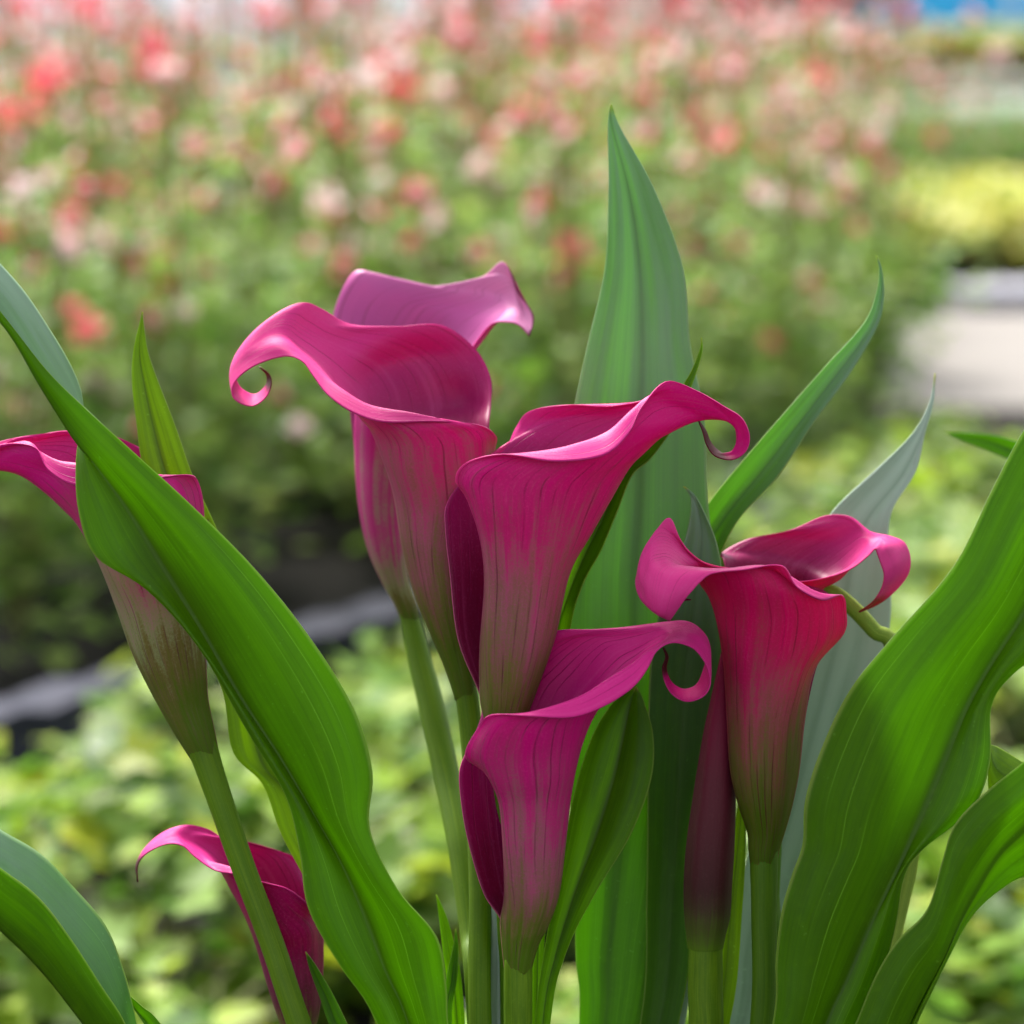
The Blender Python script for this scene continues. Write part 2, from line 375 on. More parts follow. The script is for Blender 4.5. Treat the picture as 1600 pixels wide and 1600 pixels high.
# --- central bloom, tail curling at the right
r2 = [ring(785,1200,17), ring(786,1170,22), ring(789,1125,32), ring(795,1080,45, sy=-6),
 [(750,1010,-5),(770,1018,-55),(835,1012,-57),(868,992,0),(835,975,55),(765,975,60),(716,1000,8)],
 [(757,910,-15),(772,915,-70),(850,910,-68),(890,896,0),(850,880,65),(770,870,65),(703,895,12)],
 [(750,840,-35),(768,850,-86),(860,850,-84),(924,834,-5),(880,810,70),(770,790,75),(696,828,18)],
 [(730,780,-60),(760,795,-106),(870,795,-102),(958,774,-10),(910,740,75),(770,735,80),(699,785,25)],
 [(712,750,-75),(757,755,-116),(880,760,-112),(984,730,-15),(930,700,75),(800,695,95),(735,738,60)],
 [(728,723,-105),(780,732,-126),(900,738,-112),(1008,706,-15),(950,680,75),(850,665,105),(786,706,95)],
 [(785,710,-138),(832,710,-128),(925,717,-107),(1032,684,-15),(985,660,65),(900,650,100),(806,668,115)],
 [(866,721,-152),(888,697,-124),(950,697,-97),(1056,671,-15),(1010,645,50),(945,638,80),(828,642,112)],
 [(942,712,-138),(945,678,-106),(985,668,-82),(1076,662,-15),(1032,632,35),(985,632,60),(885,633,92)],
 [(982,678,-112),(986,642,-86),(1015,642,-62),(1093,657,-15),(1062,628,20),(1022,625,40),(950,636,65)],
 [(1003,636,-86),(1017,618,-66),(1047,632,-45),(1110,655,-15),(1087,632,10),(1062,617,25),(1018,622,38)],
 [(1040,596,-62),(1060,612,-52),(1088,636,-36),(1128,656,-20),(1108,640,0),(1088,620,10),(1062,604,18)],
 [(1086,609,-48),(1112,634,-36),(1140,660,-20),(1118,636,0),(1096,618,10)],[(1133,636,-38),(1141,652,-28),(1149,670,-15),(1142,656,0),(1136,646,8)],
 [(1159,653,-32),(1155,668,-24),(1151,683,-15),(1155,672,-2),(1158,662,5)],[(1171,680,-30),(1160,687,-20),(1150,694,-14),(1160,690,-4),(1168,684,4)],
 [(1166,704,-28),(1155,705,-18),(1144,705,-12),(1152,705,-4),(1160,704,4)],[(1145,718,-24),(1139,713,-14),(1134,708,-9),(1138,711,-2),(1141,714,4)],
 [(1118,713,-20),(1120,707,-8),(1121,703,3)],[(1104,695,-12),(1107,692,-5),(1110,690,2)],[(1098,675,-8),(1101,674,-3),(1103,673,2)],[(1091,657,-5),(1091,657,-4),(1092,657,-3)]]
t2 = [0,.04,.10,.20,.32,.44,.54,.60,.68,.74,.80,.85,.88,.9,.92,.93,.94,.95,.96,.97,.98,.99,1,1,1,1]
calla('magenta calla bloom in the centre, tail hooking down at right over the tall leaf',
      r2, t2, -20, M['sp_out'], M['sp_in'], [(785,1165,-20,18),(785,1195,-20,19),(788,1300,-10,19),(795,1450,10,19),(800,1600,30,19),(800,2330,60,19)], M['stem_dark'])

# --- lower front bloom
r3 = [ring(809,1520,20), ring(811,1492,25), ring(814,1470,30), ring(820,1440,38,sy=3),
 [(788,1398,0),(800,1406,-43),(850,1405,-44),(874,1393,0),(850,1385,42),(795,1385,42),(756,1396,6)],
 [(786,1322,-12),(794,1330,-57),(855,1327,-54),(884,1312,0),(850,1300,52),(785,1300,55),(733,1320,10)],
 [(780,1250,-25),(788,1258,-67),(860,1260,-62),(892,1243,0),(855,1225,58),(780,1215,62),(721,1255,14)],
 [(758,1208,-45),(777,1220,-82),(865,1222,-74),(902,1190,-5),(865,1165,60),(780,1160,70),(719,1200,20)],
 [(727,1180,-62),(768,1180,-96),(865,1182,-86),(914,1150,-10),(880,1120,60),(790,1110,80),(738,1156,50)],
 [(748,1136,-88),(783,1140,-112),(870,1147,-97),(929,1117,-10),(895,1085,65),(810,1075,90),(752,1118,75)],
 [(768,1117,-112),(808,1122,-118),(880,1122,-97),(945,1096,-10),(915,1060,60),(840,1045,90),(753,1086,95)],
 [(825,1119,-134),(853,1107,-118),(905,1100,-87),(965,1081,-10),(935,1035,50),(870,1018,85),(768,1050,100)],
 [(893,1121,-134),(905,1090,-107),(940,1077,-72),(985,1062,-10),(957,1015,40),(905,996,70),(803,1021,95)],
 [(945,1103,-114),(948,1064,-86),(972,1053,-56),(1003,1042,-10),(982,1006,30),(945,990,50),(862,987,80)],
 [(988,1075,-88),(987,1040,-66),(1002,1031,-40),(1020,1022,-10),(1008,997,20),(985,984,30),(925,984,60)],
 [(1011,1046,-72),(1012,1019,-50),(1022,1013,-30),(1036,1006,-10),(1030,989,10),(1016,980,20),(985,979,35)],
 [(1025,1018,-58),(1036,1004,-36),(1048,993,-20),(1048,982,0),(1040,972,20)],[(1050,1004,-52),(1062,995,-32),(1070,988,-18),(1074,979,0),(1073,971,12)],
 [(1083,1013,-48),(1090,1005,-30),(1095,998,-18),(1097,991,-4),(1096,985,8)],[(1103,1038,-45),(1107,1030,-28),(1109,1022,-18),(1110,1015,-6),(1108,1008,5)],
 [(1110,1066,-42),(1109,1058,-20),(1100,1044,5)],[(1100,1087,-40),(1095,1080,-18),(1089,1069,5)],
 [(1075,1096,-36),(1073,1088,-15),(1071,1077,5)],[(1053,1087,-28),(1054,1080,-12),(1056,1072,4)],[(1040,1068,-18),(1043,1064,-8),(1046,1061,2)],
 [(1035,1045,-10),(1038,1044,-5),(1041,1043,0)],[(1040,1027,-8),(1042,1026,-4),(1044,1026,0)],[(1036,1012,-6),(1036,1012,-5),(1037,1012,-4)]]
t3 = [0,.03,.08,.18,.33,.48,.59,.66,.70,.75,.80,.85,.88,.9,.92,.93,.94,.95,.96,.97]+[.975]*3+[.98]*2+[1]*3
calla('magenta calla bloom in the lower centre, wide slanted mouth, ring-shaped tail at its right',
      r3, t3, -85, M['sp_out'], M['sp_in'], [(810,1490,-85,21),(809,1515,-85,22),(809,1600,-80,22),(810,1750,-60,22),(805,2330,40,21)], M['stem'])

# --- right bloom, tail folded over to the left
r4 = [ring(1193,1352,20,a0='R'), ring(1194,1325,24,a0='R'), ring(1197,1300,29,a0='R'), ring(1196,1257,42,a0='R'), ring(1195,1200,54,a0='R'), ring(1197,1120,61,a0='R'),
 [(1274,1043,5),(1245,1058,-62),(1165,1062,-60),(1131,1040,0),(1160,1025,60),(1235,1025,60),(1278,1035,25)],
 [(1318,990,-10),(1265,1005,-75),(1170,1008,-77),(1121,975,-10),(1160,960,60),(1240,960,65),(1305,985,50)],
 [(1322,955,-40),(1270,960,-95),(1175,960,-97),(1109,935,-25),(1150,915,55),(1240,915,70),(1310,945,80)],
 [(1316,930,-75),(1262,932,-112),(1170,920,-117),(1096,915,-42),(1140,900,50),(1225,905,75),(1290,925,90)],
 [(1285,938,-115),(1243,908,-116),(1160,893,-122),(1086,903,-62),(1128,893,35),(1200,900,60),(1262,915,80)],
 [(1246,918,-135),(1205,886,-122),(1140,890,-122),(1076,898,-80),(1108,888,10),(1165,893,40),(1220,900,60)],
 [(1222,884,-140),(1170,886,-130),(1110,890,-122),(1064,888,-95),(1085,880,-40),(1120,886,-5),(1170,892,20)],
 [(1165,890,-145),(1120,891,-135),(1080,886,-122),(1052,880,-105),(1065,866,-65),(1085,872,-40),(1115,886,-20)],
 [(1115,896,-148),(1086,892,-142),(1058,886,-130),(1040,876,-112),(1048,854,-82),(1062,848,-62),(1082,868,-50)],
 [(1095,909,-152),(1070,900,-150),(1046,890,-140),(1030,878,-122),(1034,850,-98),(1045,832,-80),(1062,840,-70)],
 [(1083,922,-155),(1060,912,-156),(1038,900,-150),(1020,882,-135),(1020,855,-112),(1030,828,-95),(1046,809,-82)],
 [(1072,934,-155),(1053,926,-160),(1034,915,-156),(1014,898,-142),(1008,875,-122),(1012,850,-108),(1024,830,-98)],
 [(1062,948,-152),(1047,942,-160),(1030,932,-158),(1012,918,-146),(1001,900,-130),(999,880,-118),(1005,860,-110)],
 [(1052,962,-146),(1042,959,-154),(1029,952,-154),(1014,940,-144),(1003,926,-130),(997,910,-120),(996,893,-112)],
 [(1046,970,-138),(1038,966,-142),(1028,961,-142),(1016,952,-134),(1006,942,-125),(1000,932,-118),(997,922,-112)],
 [(1050,966,-120),(1046,964,-118),(1040,960,-115)],[(1056,950,-105),(1054,949,-103),(1052,948,-101)],[(1066,940,-98),(1066,938,-97),(1066,936,-96)],[(1080,938,-95),(1080,937,-95),(1080,936,-95)]]
t4 = [0,.03,.05,.12,.22,.36,.52,.64,.70,.76,.80,.84,.87,.9,.92,.94,.95,.96,.97,.98,.99,1,1,1,1]
calla('crimson calla bloom on the right, its tip folded over to the left like a cap',
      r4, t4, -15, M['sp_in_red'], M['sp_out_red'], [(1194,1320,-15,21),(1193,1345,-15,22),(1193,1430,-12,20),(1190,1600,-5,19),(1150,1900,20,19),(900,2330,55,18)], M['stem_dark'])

# --- bloom behind the right one
r5 = [ring(1205,1250,20,a0='L'), ring(1205,1160,32), ring(1205,1080,46), ring(1207,1000,58), ring(1212,950,66, sy=-6),
 [(1140,905,-30),(1165,920,-70),(1240,928,-70),(1288,918,-10),(1250,895,50),(1175,885,60),(1132,880,20)],
 [(1180,908,-90),(1212,915,-80),(1266,920,-50),(1302,908,-5),(1262,878,55),(1190,862,75),(1128,864,60)],
 [(1250,909,-97),(1268,909,-72),(1294,912,-40),(1317,897,0),(1292,858,45),(1232,842,70),(1170,842,80)],
 [(1298,901,-82),(1306,897,-60),(1320,892,-30),(1332,880,0),(1315,845,35),(1275,826,50),(1235,828,65)],
 [(1331,888,-67),(1337,880,-45),(1345,870,-20),(1350,858,0),(1342,832,20),(1320,812,35),(1288,806,50)],
 [(1356,869,-50),(1361,858,-25),(1362,848,-5),(1355,832,12),(1328,807,32)],
 [(1367,858,-45),(1374,850,-25),(1377,842,-5),(1372,838,8),(1358,830,20)],
 [(1371,866,-45),(1386,852,-25),(1391,838,10)],[(1376,880,-45),(1396,864,-25),(1413,848,5)],[(1381,896,-44),(1403,880,-26),(1422,871,2)],
 [(1380,911,-40),(1400,900,-25),(1419,897,0)],[(1374,926,-34),(1388,920,-20),(1400,922,-4)],[(1362,942,-25),(1368,941,-15),(1374,943,-6)],[(1342,956,-15),(1342,956,-14),(1343,957,-13)]]
t5 = [0,.05,.12,.22,.34,.5,.6,.68,.75,.8,.84,.88,.9,.92,.94,.96,.98,1,1]
calla('dusky pink calla bloom half hidden behind the crimson one, tail bent down at right',
      r5, t5, 130, M['sp_out_red'], M['sp_in_red'], [(1205,1245,130,20),(1200,1400,125,18),(1190,1600,110,18),(900,2330,80,18)], M['stem_dark'])

# --- left bloom behind the big leaf
r6 = [ring(321,1182,20,a0='R',sy=-8), ring(308,1150,26.5,a0='R',sy=-10), ring(291,1106,34,a0='R',sy=-13), ring(276,1056,46,a0='R',sy=-13), ring(262,1004,57,a0='R',sy=-12), ring(247,939,66,a0='R',sy=-8),
 [(300,885,0),(280,898,-70),(190,900,-70),(154,878,0),(190,865,65),(270,865,65),(305,880,25)],
 [(318,822,-10),(270,845,-80),(175,845,-80),(122,820,-5),(165,790,65),(260,790,80),(326,812,50)],
 [(312,760,-30),(260,780,-95),(160,795,-90),(97,793,-10),(150,745,65),(250,730,90),(318,790,80)],
 [(290,742,-80),(225,748,-100),(135,765,-85),(65,764,-10),(125,710,55),(210,700,90),(290,748,100)],
 [(200,758,-110),(150,728,-95),(100,738,-65),(32,742,-10),(90,700,45),(160,680,75),(240,712,100)],
 [(122,760,-110),(97,722,-85),(60,726,-50),(0,734,-10),(50,700,30),(110,678,55),(180,682,80)],
 [(76,735,-90),(62,706,-65),(20,714,-40),(-25,737,-10),(20,698,20),(70,683,35),(119,674,55)],
 [(56,700,-70),(33,690,-50),(-10,716,-30),(-50,745,-10),(10,692,10),(50,682,25),(80,676,35)],
 [(5,694,-50),(-40,725,-30),(-80,765,-10),(-40,720,0),(0,690,15)],
 [(-60,725,-40),(-110,790,-10),(-70,725,10)],[(-120,790,-30),(-130,820,-10),(-125,790,5)],[(-135,850,-10),(-135,852,-8),(-134,852,-6)]]
t6 = [0,.02,.08,.18,.30,.40,.47,.60,.7,.77,.82,.86,.9,.93,.96,.97,.98,1]
calla('magenta calla bloom at the left edge, partly hidden behind the big diagonal leaf',
      r6, t6, 25, M['sp_in'], M['sp_out_pale'], [(300,1130,25,18),(308,1150,25,23),(317,1172,25,23.5),(335,1225,22,21),(378,1350,18,19),(425,1475,10,19),(467,1600,0,19),(560,1850,10,19),(760,2330,50,18)], M['stem'])

# --- lower left bloom
r7 = [ring(466,1650,17,a0='R'), ring(466,1628,22,a0='R'), ring(466,1600,28,a0='R'), ring(464,1570,36,a0='R'), ring(459,1525,45,a0='R'), ring(451,1475,54,a0='R',sy=8),
 [(500,1435,0),(475,1455,-60),(410,1455,-60),(376,1415,0),(410,1400,50),(470,1400,55),(505,1430,25)],
 [(482,1413,-70),(445,1425,-77),(395,1422,-67),(361,1388,0),(395,1370,50),(455,1360,60),(492,1405,60)],
 [(450,1389,-92),(420,1397,-82),(380,1396,-62),(350,1368,0),(380,1350,45),(435,1335,60),(482,1368,75)],
 [(413,1379,-92),(390,1373,-77),(362,1373,-52),(340,1352,0),(362,1335,35),(405,1323,50),(462,1340,70)],
 [(370,1367,-82),(360,1355,-65),(342,1355,-42),(325,1336,0),(342,1320,25),(372,1313,35),(420,1326,55)],
 [(336,1360,-62),(316,1340,-30),(307,1322,0),(322,1306,15),(356,1313,35)],[(305,1339,-45),(295,1325,-25),(290,1314,-5),(302,1300,10),(326,1296,25)],
 [(286,1322,-35),(278,1312,-18),(274,1304,-8),(280,1296,2),(294,1289,12)],[(261,1319,-30),(254,1311,-14),(260,1298,6)],[(231,1332,-25),(227,1327,-12),(230,1321,4)],[(216,1350,-15),(214,1350,-9),(213,1350,-3)],[(215,1378,-8),(215,1378,-7),(216,1378,-6)]]
t7 = [0,.05,.2,.36,.5,.6,.68,.72,.78,.84,.88,.9,.92,.94,.96,.98,1,1]
calla('deep wine calla bloom low at the left, crossed by a green stem',
      r7, t7, 120, M['sp_in'], M['sp_out_deep'], [(466,1625,120,18),(490,1720,110,19),(600,1950,90,18),(780,2330,70,18)], M['stem_dark'])

# --- rear bloom at the top
r0 = [ring(643,975,14), ring(634,945,17), ring(617,905,20,sy=-4), ring(604,850,30,sy=-6), ring(597,780,37,sy=-6), ring(603,700,48,sy=-6),
 [(560,620,-30),(590,645,-70),(660,645,-60),(690,600,0),(660,570,60),(590,560,60),(540,590,20)],
 [(600,600,-90),(640,610,-80),(690,600,-50),(715,565,0),(680,530,60),(600,515,70),(526,540,50)],
 [(670,580,-100),(690,580,-80),(720,568,-50),(740,540,0),(700,500,50),(620,478,75),(520,495,70)],
 [(722,560,-90),(738,550,-60),(754,530,-30),(766,505,0),(730,484,40),(650,465,70),(541,440,85)],
 [(744,533,-70),(760,522,-45),(776,503,-20),(788,485,0),(768,468,25),(700,455,55),(566,422,92)],
 [(768,506,-56),(783,498,-30),(796,484,-5),(785,462,20),(725,448,48),(610,450,85)],
 [(797,504,-45),(806,494,-25),(809,480,-5),(800,455,12),(770,430,30),(690,458,68)],
 [(812,509,-40),(818,500,-20),(818,484,-2),(808,455,10),(790,430,22),(752,434,45)],
 [(822,519,-38),(829,508,-22),(826,485,-8),(812,455,2),(800,430,12),(784,409,25)],
 [(827,526,-36),(833,510,-24),(834,492,-14),(822,475,-6),(808,455,0),(803,432,6)]]
t0 = [0.0,.15,.40,.52,.58,.62,.66,.70,.74,.8,.84,.88,.92,.95,.98,1]
calla('pale lilac-pink calla bloom furthest back at the top, its ruffled rim rising in two points',
      r0, t0, 390, M['sp_out_pale'], M['sp_in_pale'], [(632,940,390,15),(641,970,390,16.5),(655,1030,375,20),(675,1110,340,22),(698,1215,290,22),(720,1330,210,21),(737,1460,150,20),(748,1600,80,19),(790,2330,70,18)], M['stem'])

# --- the closed bud
eb = empty('calla_bud', P(900,2330,60)); tag(eb, 'closed dark purple calla bud standing between the crimson bloom and the dark leaf', 'calla bud')
rb = [ring(1102,1482,28,z=0), ring(1103,1462,31), ring(1105,1432,36), ring(1106,1385,38), ring(1110,1320,38), ring(1117,1235,33), ring(1123,1150,25), ring(1127,1085,15), ring(1129,1040,7), ring(1130,1010,1)]
sheet('bud_spathe', rb, [0,.05,.1,.2,.35,.55,.75,.9,1,1], 20, M['bud'], eb, thick=0)
tube('stem', [(1103,1440,20,25),(1102,1480,20,26.5),(1101,1540,22,27.5),(1099,1640,25,27),(1060,1850,40,24),(890,2330,60,20)], 0, M['stem'], eb)
# --- bent stalk at right
ek = empty('calla_stalk', P(1430,1300,150)); tag(ek, 'bent yellow-green stalk between the dusky bloom and the big right leaf', 'stalk')
tube('stalk', [(1276,918,150,7),(1300,925,150,12),(1330,948,150,13),(1365,985,150,13),(1400,1030,150,13),(1430,1300,150,13),(1300,1800,120,14)], 0, M['stem_yellow'], ek)

# ------------------------------------------------------------------ leaves of the clump
def leaf(label, rows, z0, mat, bulge=-12, nu=40, cat='leaf', two=None):
    rows = [[(p+(0,))[:3] for p in r] for r in rows]
    # drift on down to the soil of the pot
    last = np.array(rows[-1], float)
    for f, w in ((.5, .6), (1.0, .3)):
        c = last.mean(0); tgt = np.array([820+(c[0]-800)*.08, 2330, 60-z0])
        rows.append([tuple(c*(1-f)+tgt*f+(p-c)*w) for p in last])
    n = len(rows)
    mats = mat if two is None else ([M['leaf_upper'], mat] if two > 0 else [mat, M['leaf_upper']])
    e = sheet('calla_leaf', rows, lin(n, 1, 0), z0, mats, None, nu=nu, split=True, bulge=bulge, thick=.0004)
    tag(e, label, cat, 'long calla leaves of the foreground clump')
    return e
leaf('broad bright green leaf crossing the left side diagonally', [
 [(-90,330,40),(-110,400,0),(-90,380,10)],[(0,412,40),(0,503,0),(0,486,-5)],[(62,490,45),(62,603,0),(72,577,-8)],[(127,612,45),(112,682,0),(134,638,-10)],
 [(119,720,10),(150,730,0),(205,703,-15)],[(123,800,-8),(200,797,0),(300,790,-25)],[(150,870,-18),(252,882,0),(395,885,-35)],[(228,920,-20),(315,987,0),(480,990,-40)],
 [(308,1008,-20),(375,1092,0),(552,1105,-40)],[(385,1140,-20),(435,1182,0),(582,1205,-40)],[(445,1240,-20),(492,1277,0),(578,1295,-35)],
 [(468,1330,-15),(535,1352,0),(622,1390,-40)],[(482,1420,-15),(570,1430,0),(683,1465,-40)],[(532,1510,-15),(602,1515,0),(698,1545,-30)],[(590,1600,-10),(640,1605,0),(704,1625,-25)],[(690,1850,0),(710,1850,0),(750,1850,-10)]],
 -120, M['leaf_front'], two=1)
leaf('huge bright green leaf rising at the right edge, with dark slanting midrib', [
 [(1775,480,-10),(1790,500,0),(1800,560,-10)],[(1680,560,-20),(1745,640,0),(1790,720,-10)],[(1600,672,-20),(1690,800,0),(1740,880,-20)],[(1550,765,-25),(1640,890,0),(1690,970,-20)],
 [(1490,885,-30),(1590,975,0),(1640,1010,-20)],[(1395,995,-35),(1548,1042,0),(1578,1058,-15)],[(1328,1078,-40),(1510,1112,0),(1549,1105,-15)],[(1284,1168,-40),(1476,1192,0),(1547,1190,-20)],
 [(1258,1250,-40),(1440,1277,0),(1520,1262,-20)],[(1254,1318,-35),(1411,1345,0),(1440,1328,-8)],[(1238,1365,-35),(1387,1395,0),(1412,1370,5)],
 [(1221,1425,-35),(1356,1455,0),(1398,1450,10)],[(1212,1500,-30),(1322,1532,0),(1372,1545,10)],[(1207,1600,-25),(1288,1605,0),(1330,1640,10)],[(1150,1850,0),(1200,1850,0),(1220,1850,0)]],
 -115, M['leaf_front'], two=1)
leaf('folded green leaf at the lower right corner, in front of the huge leaf', [
 [(1790,1060,0),(1795,1070,0),(1800,1080,20)],[(1690,1120,-10),(1720,1180,0),(1740,1240,40)],[(1600,1190,-10),(1612,1285,0),(1630,1350,55)],[(1540,1238,-15),(1562,1335,0),(1580,1378,55)],[(1492,1288,-20),(1525,1395,0),(1540,1408,45)],
 [(1471,1350,-20),(1500,1442,0),(1512,1440,25)],[(1448,1422,-20),(1475,1500,0),(1484,1492,15)],[(1402,1470,-20),(1450,1548,0),(1458,1545,10)],[(1368,1525,-20),(1422,1605,0),(1432,1600,10)],[(1330,1615,-15),(1385,1690,0),(1395,1690,10)],[(1230,1850,0),(1270,1870,0),(1280,1870,0)]],
 -150, M['leaf_front'], two=1)
leaf('tall pale green pointed leaf standing behind the central bloom, reaching highest of all', [
 [(954,163),(955,163),(956,164)],[(950,195,0),(957,198,0),(968,197,6)],[(951,300,-5),(985,310,18),(1022,295,0)],[(945,420,-10),(1000,430,24),(1067,418,-5)],[(918,540,-15),(1003,550,24),(1078,535,-10)],
 [(895,650,-15),(1000,660,24),(1100,650,-10)],[(880,780,-15),(997,790,24),(1106,780,-10)],[(872,900,-15),(990,910,22),(1118,900,-10)],[(870,1000,-15),(990,1010,20),(1122,1005,-10)],
 [(880,1100,-15),(990,1110,20),(1112,1100,-10)],[(888,1200,-10),(985,1210,18),(1095,1200,-10)],[(893,1300,-10),(970,1310,15),(1070,1310,-8)],[(897,1400,-5),(960,1405,10),(1052,1400,-5)],[(900,1500,0),(950,1505,8),(1031,1500,-5)],[(905,1600,0),(945,1600,5),(1008,1600,0)],[(880,1900,0),(905,1900,0),(940,1900,0)]],
 140, M['leaf_bloom'], bulge=6)
leaf('green leaf with pale edge right beside the lowest bloom, curving in to its stem', [
 [(994,1072,0),(995,1073,0),(996,1074,0)],[(965,1090,10),(985,1100,5),(1006,1095,0)],[(930,1140,10),(972,1160,5),(1021,1150,-10)],[(902,1220,10),(955,1230,5),(1017,1220,-15)],[(885,1300,10),(930,1310,5),(985,1305,-15)],
 [(868,1390,10),(897,1400,5),(928,1400,-10)],[(850,1490,10),(868,1495,5),(884,1490,-5)],[(836,1600,5),(848,1600,3),(860,1600,0)],[(820,1900,0),(830,1900,0),(840,1900,0)]], 0, M['leaf_front'], bulge=-5)
leaf('short grey-green leaf with curled pale tip behind the cap of the crimson bloom', [
 [(1067,760,0),(1069,760,0),(1071,761,0)],[(1079,778,0),(1083,776,0),(1086,774,0)],[(1078,810,-10),(1094,812,8),(1103,806,0)],[(1068,850,-12),(1096,850,12),(1120,850,0)],[(1045,910,-12),(1088,905,15),(1130,905,0)],
 [(1025,980,-12),(1080,980,15),(1136,980,0)],[(1015,1060,-12),(1070,1060,15),(1136,1060,0)],[(1012,1200,-12),(1060,1200,12),(1125,1200,0)],[(1010,1400,0),(1050,1400,8),(1090,1400,0)],[(1000,1600,0),(1030,1600,4),(1060,1600,0)]], 105, M['leaf_bloom'], bulge=6)
leaf('long narrow leaf leaning right to a thin curved tip against the blurred path', [
 [(1369,399),(1370,399),(1371,400)],[(1374,420,0),(1376,422,2),(1378,424,0)],[(1370,455,0),(1376,460,4),(1381,462,0)],[(1350,505,0),(1361,511,6),(1371,510,0)],[(1290,572,0),(1308,585,8),(1325,588,-5)],[(1230,640,0),(1252,657,10),(1272,660,-5)],
 [(1165,715,0),(1190,737,10),(1215,745,-5)],[(1103,792,0),(1130,812,10),(1152,815,-5)],[(1060,870,0),(1090,885,10),(1115,895,0)],[(1010,1050,0),(1035,1055,8),(1060,1060,0)],[(960,1500,0),(980,1500,5),(1000,1500,0)]], 190, M['leaf_bloom'], bulge=4)
leaf('broad pale blue-green leaf far right behind the dusky bloom, narrowing to a wisp', [
 [(1461,583),(1461,583),(1462,584)],[(1452,630,0),(1455,633,2),(1458,630,0)],[(1425,678,0),(1438,685,4),(1445,676,0)],[(1370,733,-5),(1408,745,8),(1430,738,0)],[(1300,800,-8),(1355,812,12),(1393,800,5)],[(1262,870,-8),(1330,880,14),(1388,870,5)],
 [(1240,960,-8),(1315,970,14),(1392,960,5)],[(1228,1060,-8),(1290,1070,14),(1372,1070,5)],[(1200,1200,-5),(1252,1210,12),(1322,1220,5)],[(1165,1350,-5),(1212,1360,10),(1270,1370,0)],[(1140,1480,0),(1180,1485,8),(1235,1500,0)],[(1128,1600,0),(1160,1600,5),(1200,1600,0)],[(1050,1850,0),(1070,1850,0),(1090,1850,0)]],
 270, M['leaf_pale'], bulge=6)
leaf('slim upright leaf at the left with a hooked yellow tip, behind the broad diagonal leaf', [
 [(222,487),(223,487),(224,488)],[(219,500,0),(221,501,1),(224,499,0)],[(208,550,0),(218,555,4),(231,548,0)],[(206,600,0),(227,610,5),(248,598,0)],[(213,660,0),(240,670,6),(274,665,0)],[(222,725,0),(258,735,6),(302,745,0)],[(245,800,0),(285,805,6),(334,815,0)],
 [(275,890,0),(315,900,6),(375,910,0)],[(312,990,0),(350,1000,6),(420,1020,0)],[(349,1085,0),(385,1100,6),(450,1110,0)],[(364,1175,0),(408,1190,6),(480,1200,0)],[(410,1225,0),(448,1240,6),(510,1260,0)],[(438,1300,0),(475,1310,4),(520,1320,0)],[(475,1370,0),(510,1380,4),(545,1390,0)],[(555,1520,0),(580,1520,2),(600,1520,0)],[(640,1750,0),(655,1750,0),(670,1750,0)]],
 75, M['leaf_lime'], bulge=-4)
leaf('folded leaf in the bottom left corner, its lit half in front of the darker half', [
 [(-90,1290,-20),(-110,1360,0),(-90,1240,45)],[(0,1356,-20),(-2,1452,0),(0,1296,45)],[(60,1402,-20),(62,1515,0),(62,1333,45)],[(110,1466,-20),(108,1572,0),(115,1386,45)],[(158,1540,-20),(145,1622,0),(165,1446,45)],
 [(192,1592,-15),(172,1665,0),(192,1512,35)],[(208,1640,-10),(195,1710,0),(210,1580,20)],[(250,1780,0),(245,1800,0),(255,1760,10)],[(450,2050,0),(450,2060,0),(455,2050,0)]],
 -130, M['leaf_front'], bulge=-6, two=-1)
leaf('sliver of a dark leaf at the bottom edge beside the folded corner leaf', [
 [(190,1545),(191,1545),(192,1546)],[(205,1570,0),(212,1578,2),(222,1572,0)],[(225,1600,0),(235,1606,2),(250,1598,0)],[(290,1700,0),(300,1700,0),(320,1700,0)],[(480,2000,0),(490,2000,0),(500,2000,0)]], -60, M['leaf_dark'], bulge=-2)
leaf('thin pointed leaf tip in front of the deep wine bloom', [
 [(477,1487),(478,1487),(479,1488)],[(484,1515,0),(490,1518,2),(496,1512,0)],[(500,1560,0),(511,1563,2),(521,1555,0)],[(516,1605,0),(529,1608,2),(543,1600,0)],[(570,1720,0),(585,1720,0),(600,1720,0)],[(680,1950,0),(690,1950,0),(700,1950,0)]], 40, M['leaf_dark'], bulge=-2)
leaf('small blade with a fine tip left of the bottom stems', [
 [(681,1398),(682,1398),(683,1399)],[(686,1435,0),(692,1438,2),(699,1435,0)],[(692,1490,0),(702,1490,2),(713,1490,0)],[(700,1560,0),(712,1560,2),(724,1560,0)],[(720,1800,0),(730,1800,0),(740,1800,0)]], 90, M['leaf_front'], bulge=-2)
leaf('tiny pale-tipped blade against the bottom stems', [
 [(711,1452),(712,1452),(713,1453)],[(708,1480,0),(712,1482,1),(716,1480,0)],[(697,1530,0),(706,1532,2),(714,1530,0)],[(688,1600,0),(697,1600,2),(706,1600,0)],[(700,1800,0),(710,1800,0),(720,1800,0)]], 70, M['leaf_dark'], bulge=-2)
leaf('yellow-green leaf with pale upper side at the right edge, behind the huge leaf', [
 [(1545,1163,0),(1546,1166,0),(1546,1170,0)],[(1560,1168,20),(1556,1200,0),(1545,1235,0)],[(1600,1192,25),(1590,1225,0),(1572,1262,0)],[(1660,1230,25),(1650,1265,0),(1635,1300,0)],[(1720,1400,10),(1700,1430,0),(1680,1450,0)],[(1600,1900,0),(1590,1900,0),(1580,1900,0)]], 30, M['leaf_lime'], bulge=-4)
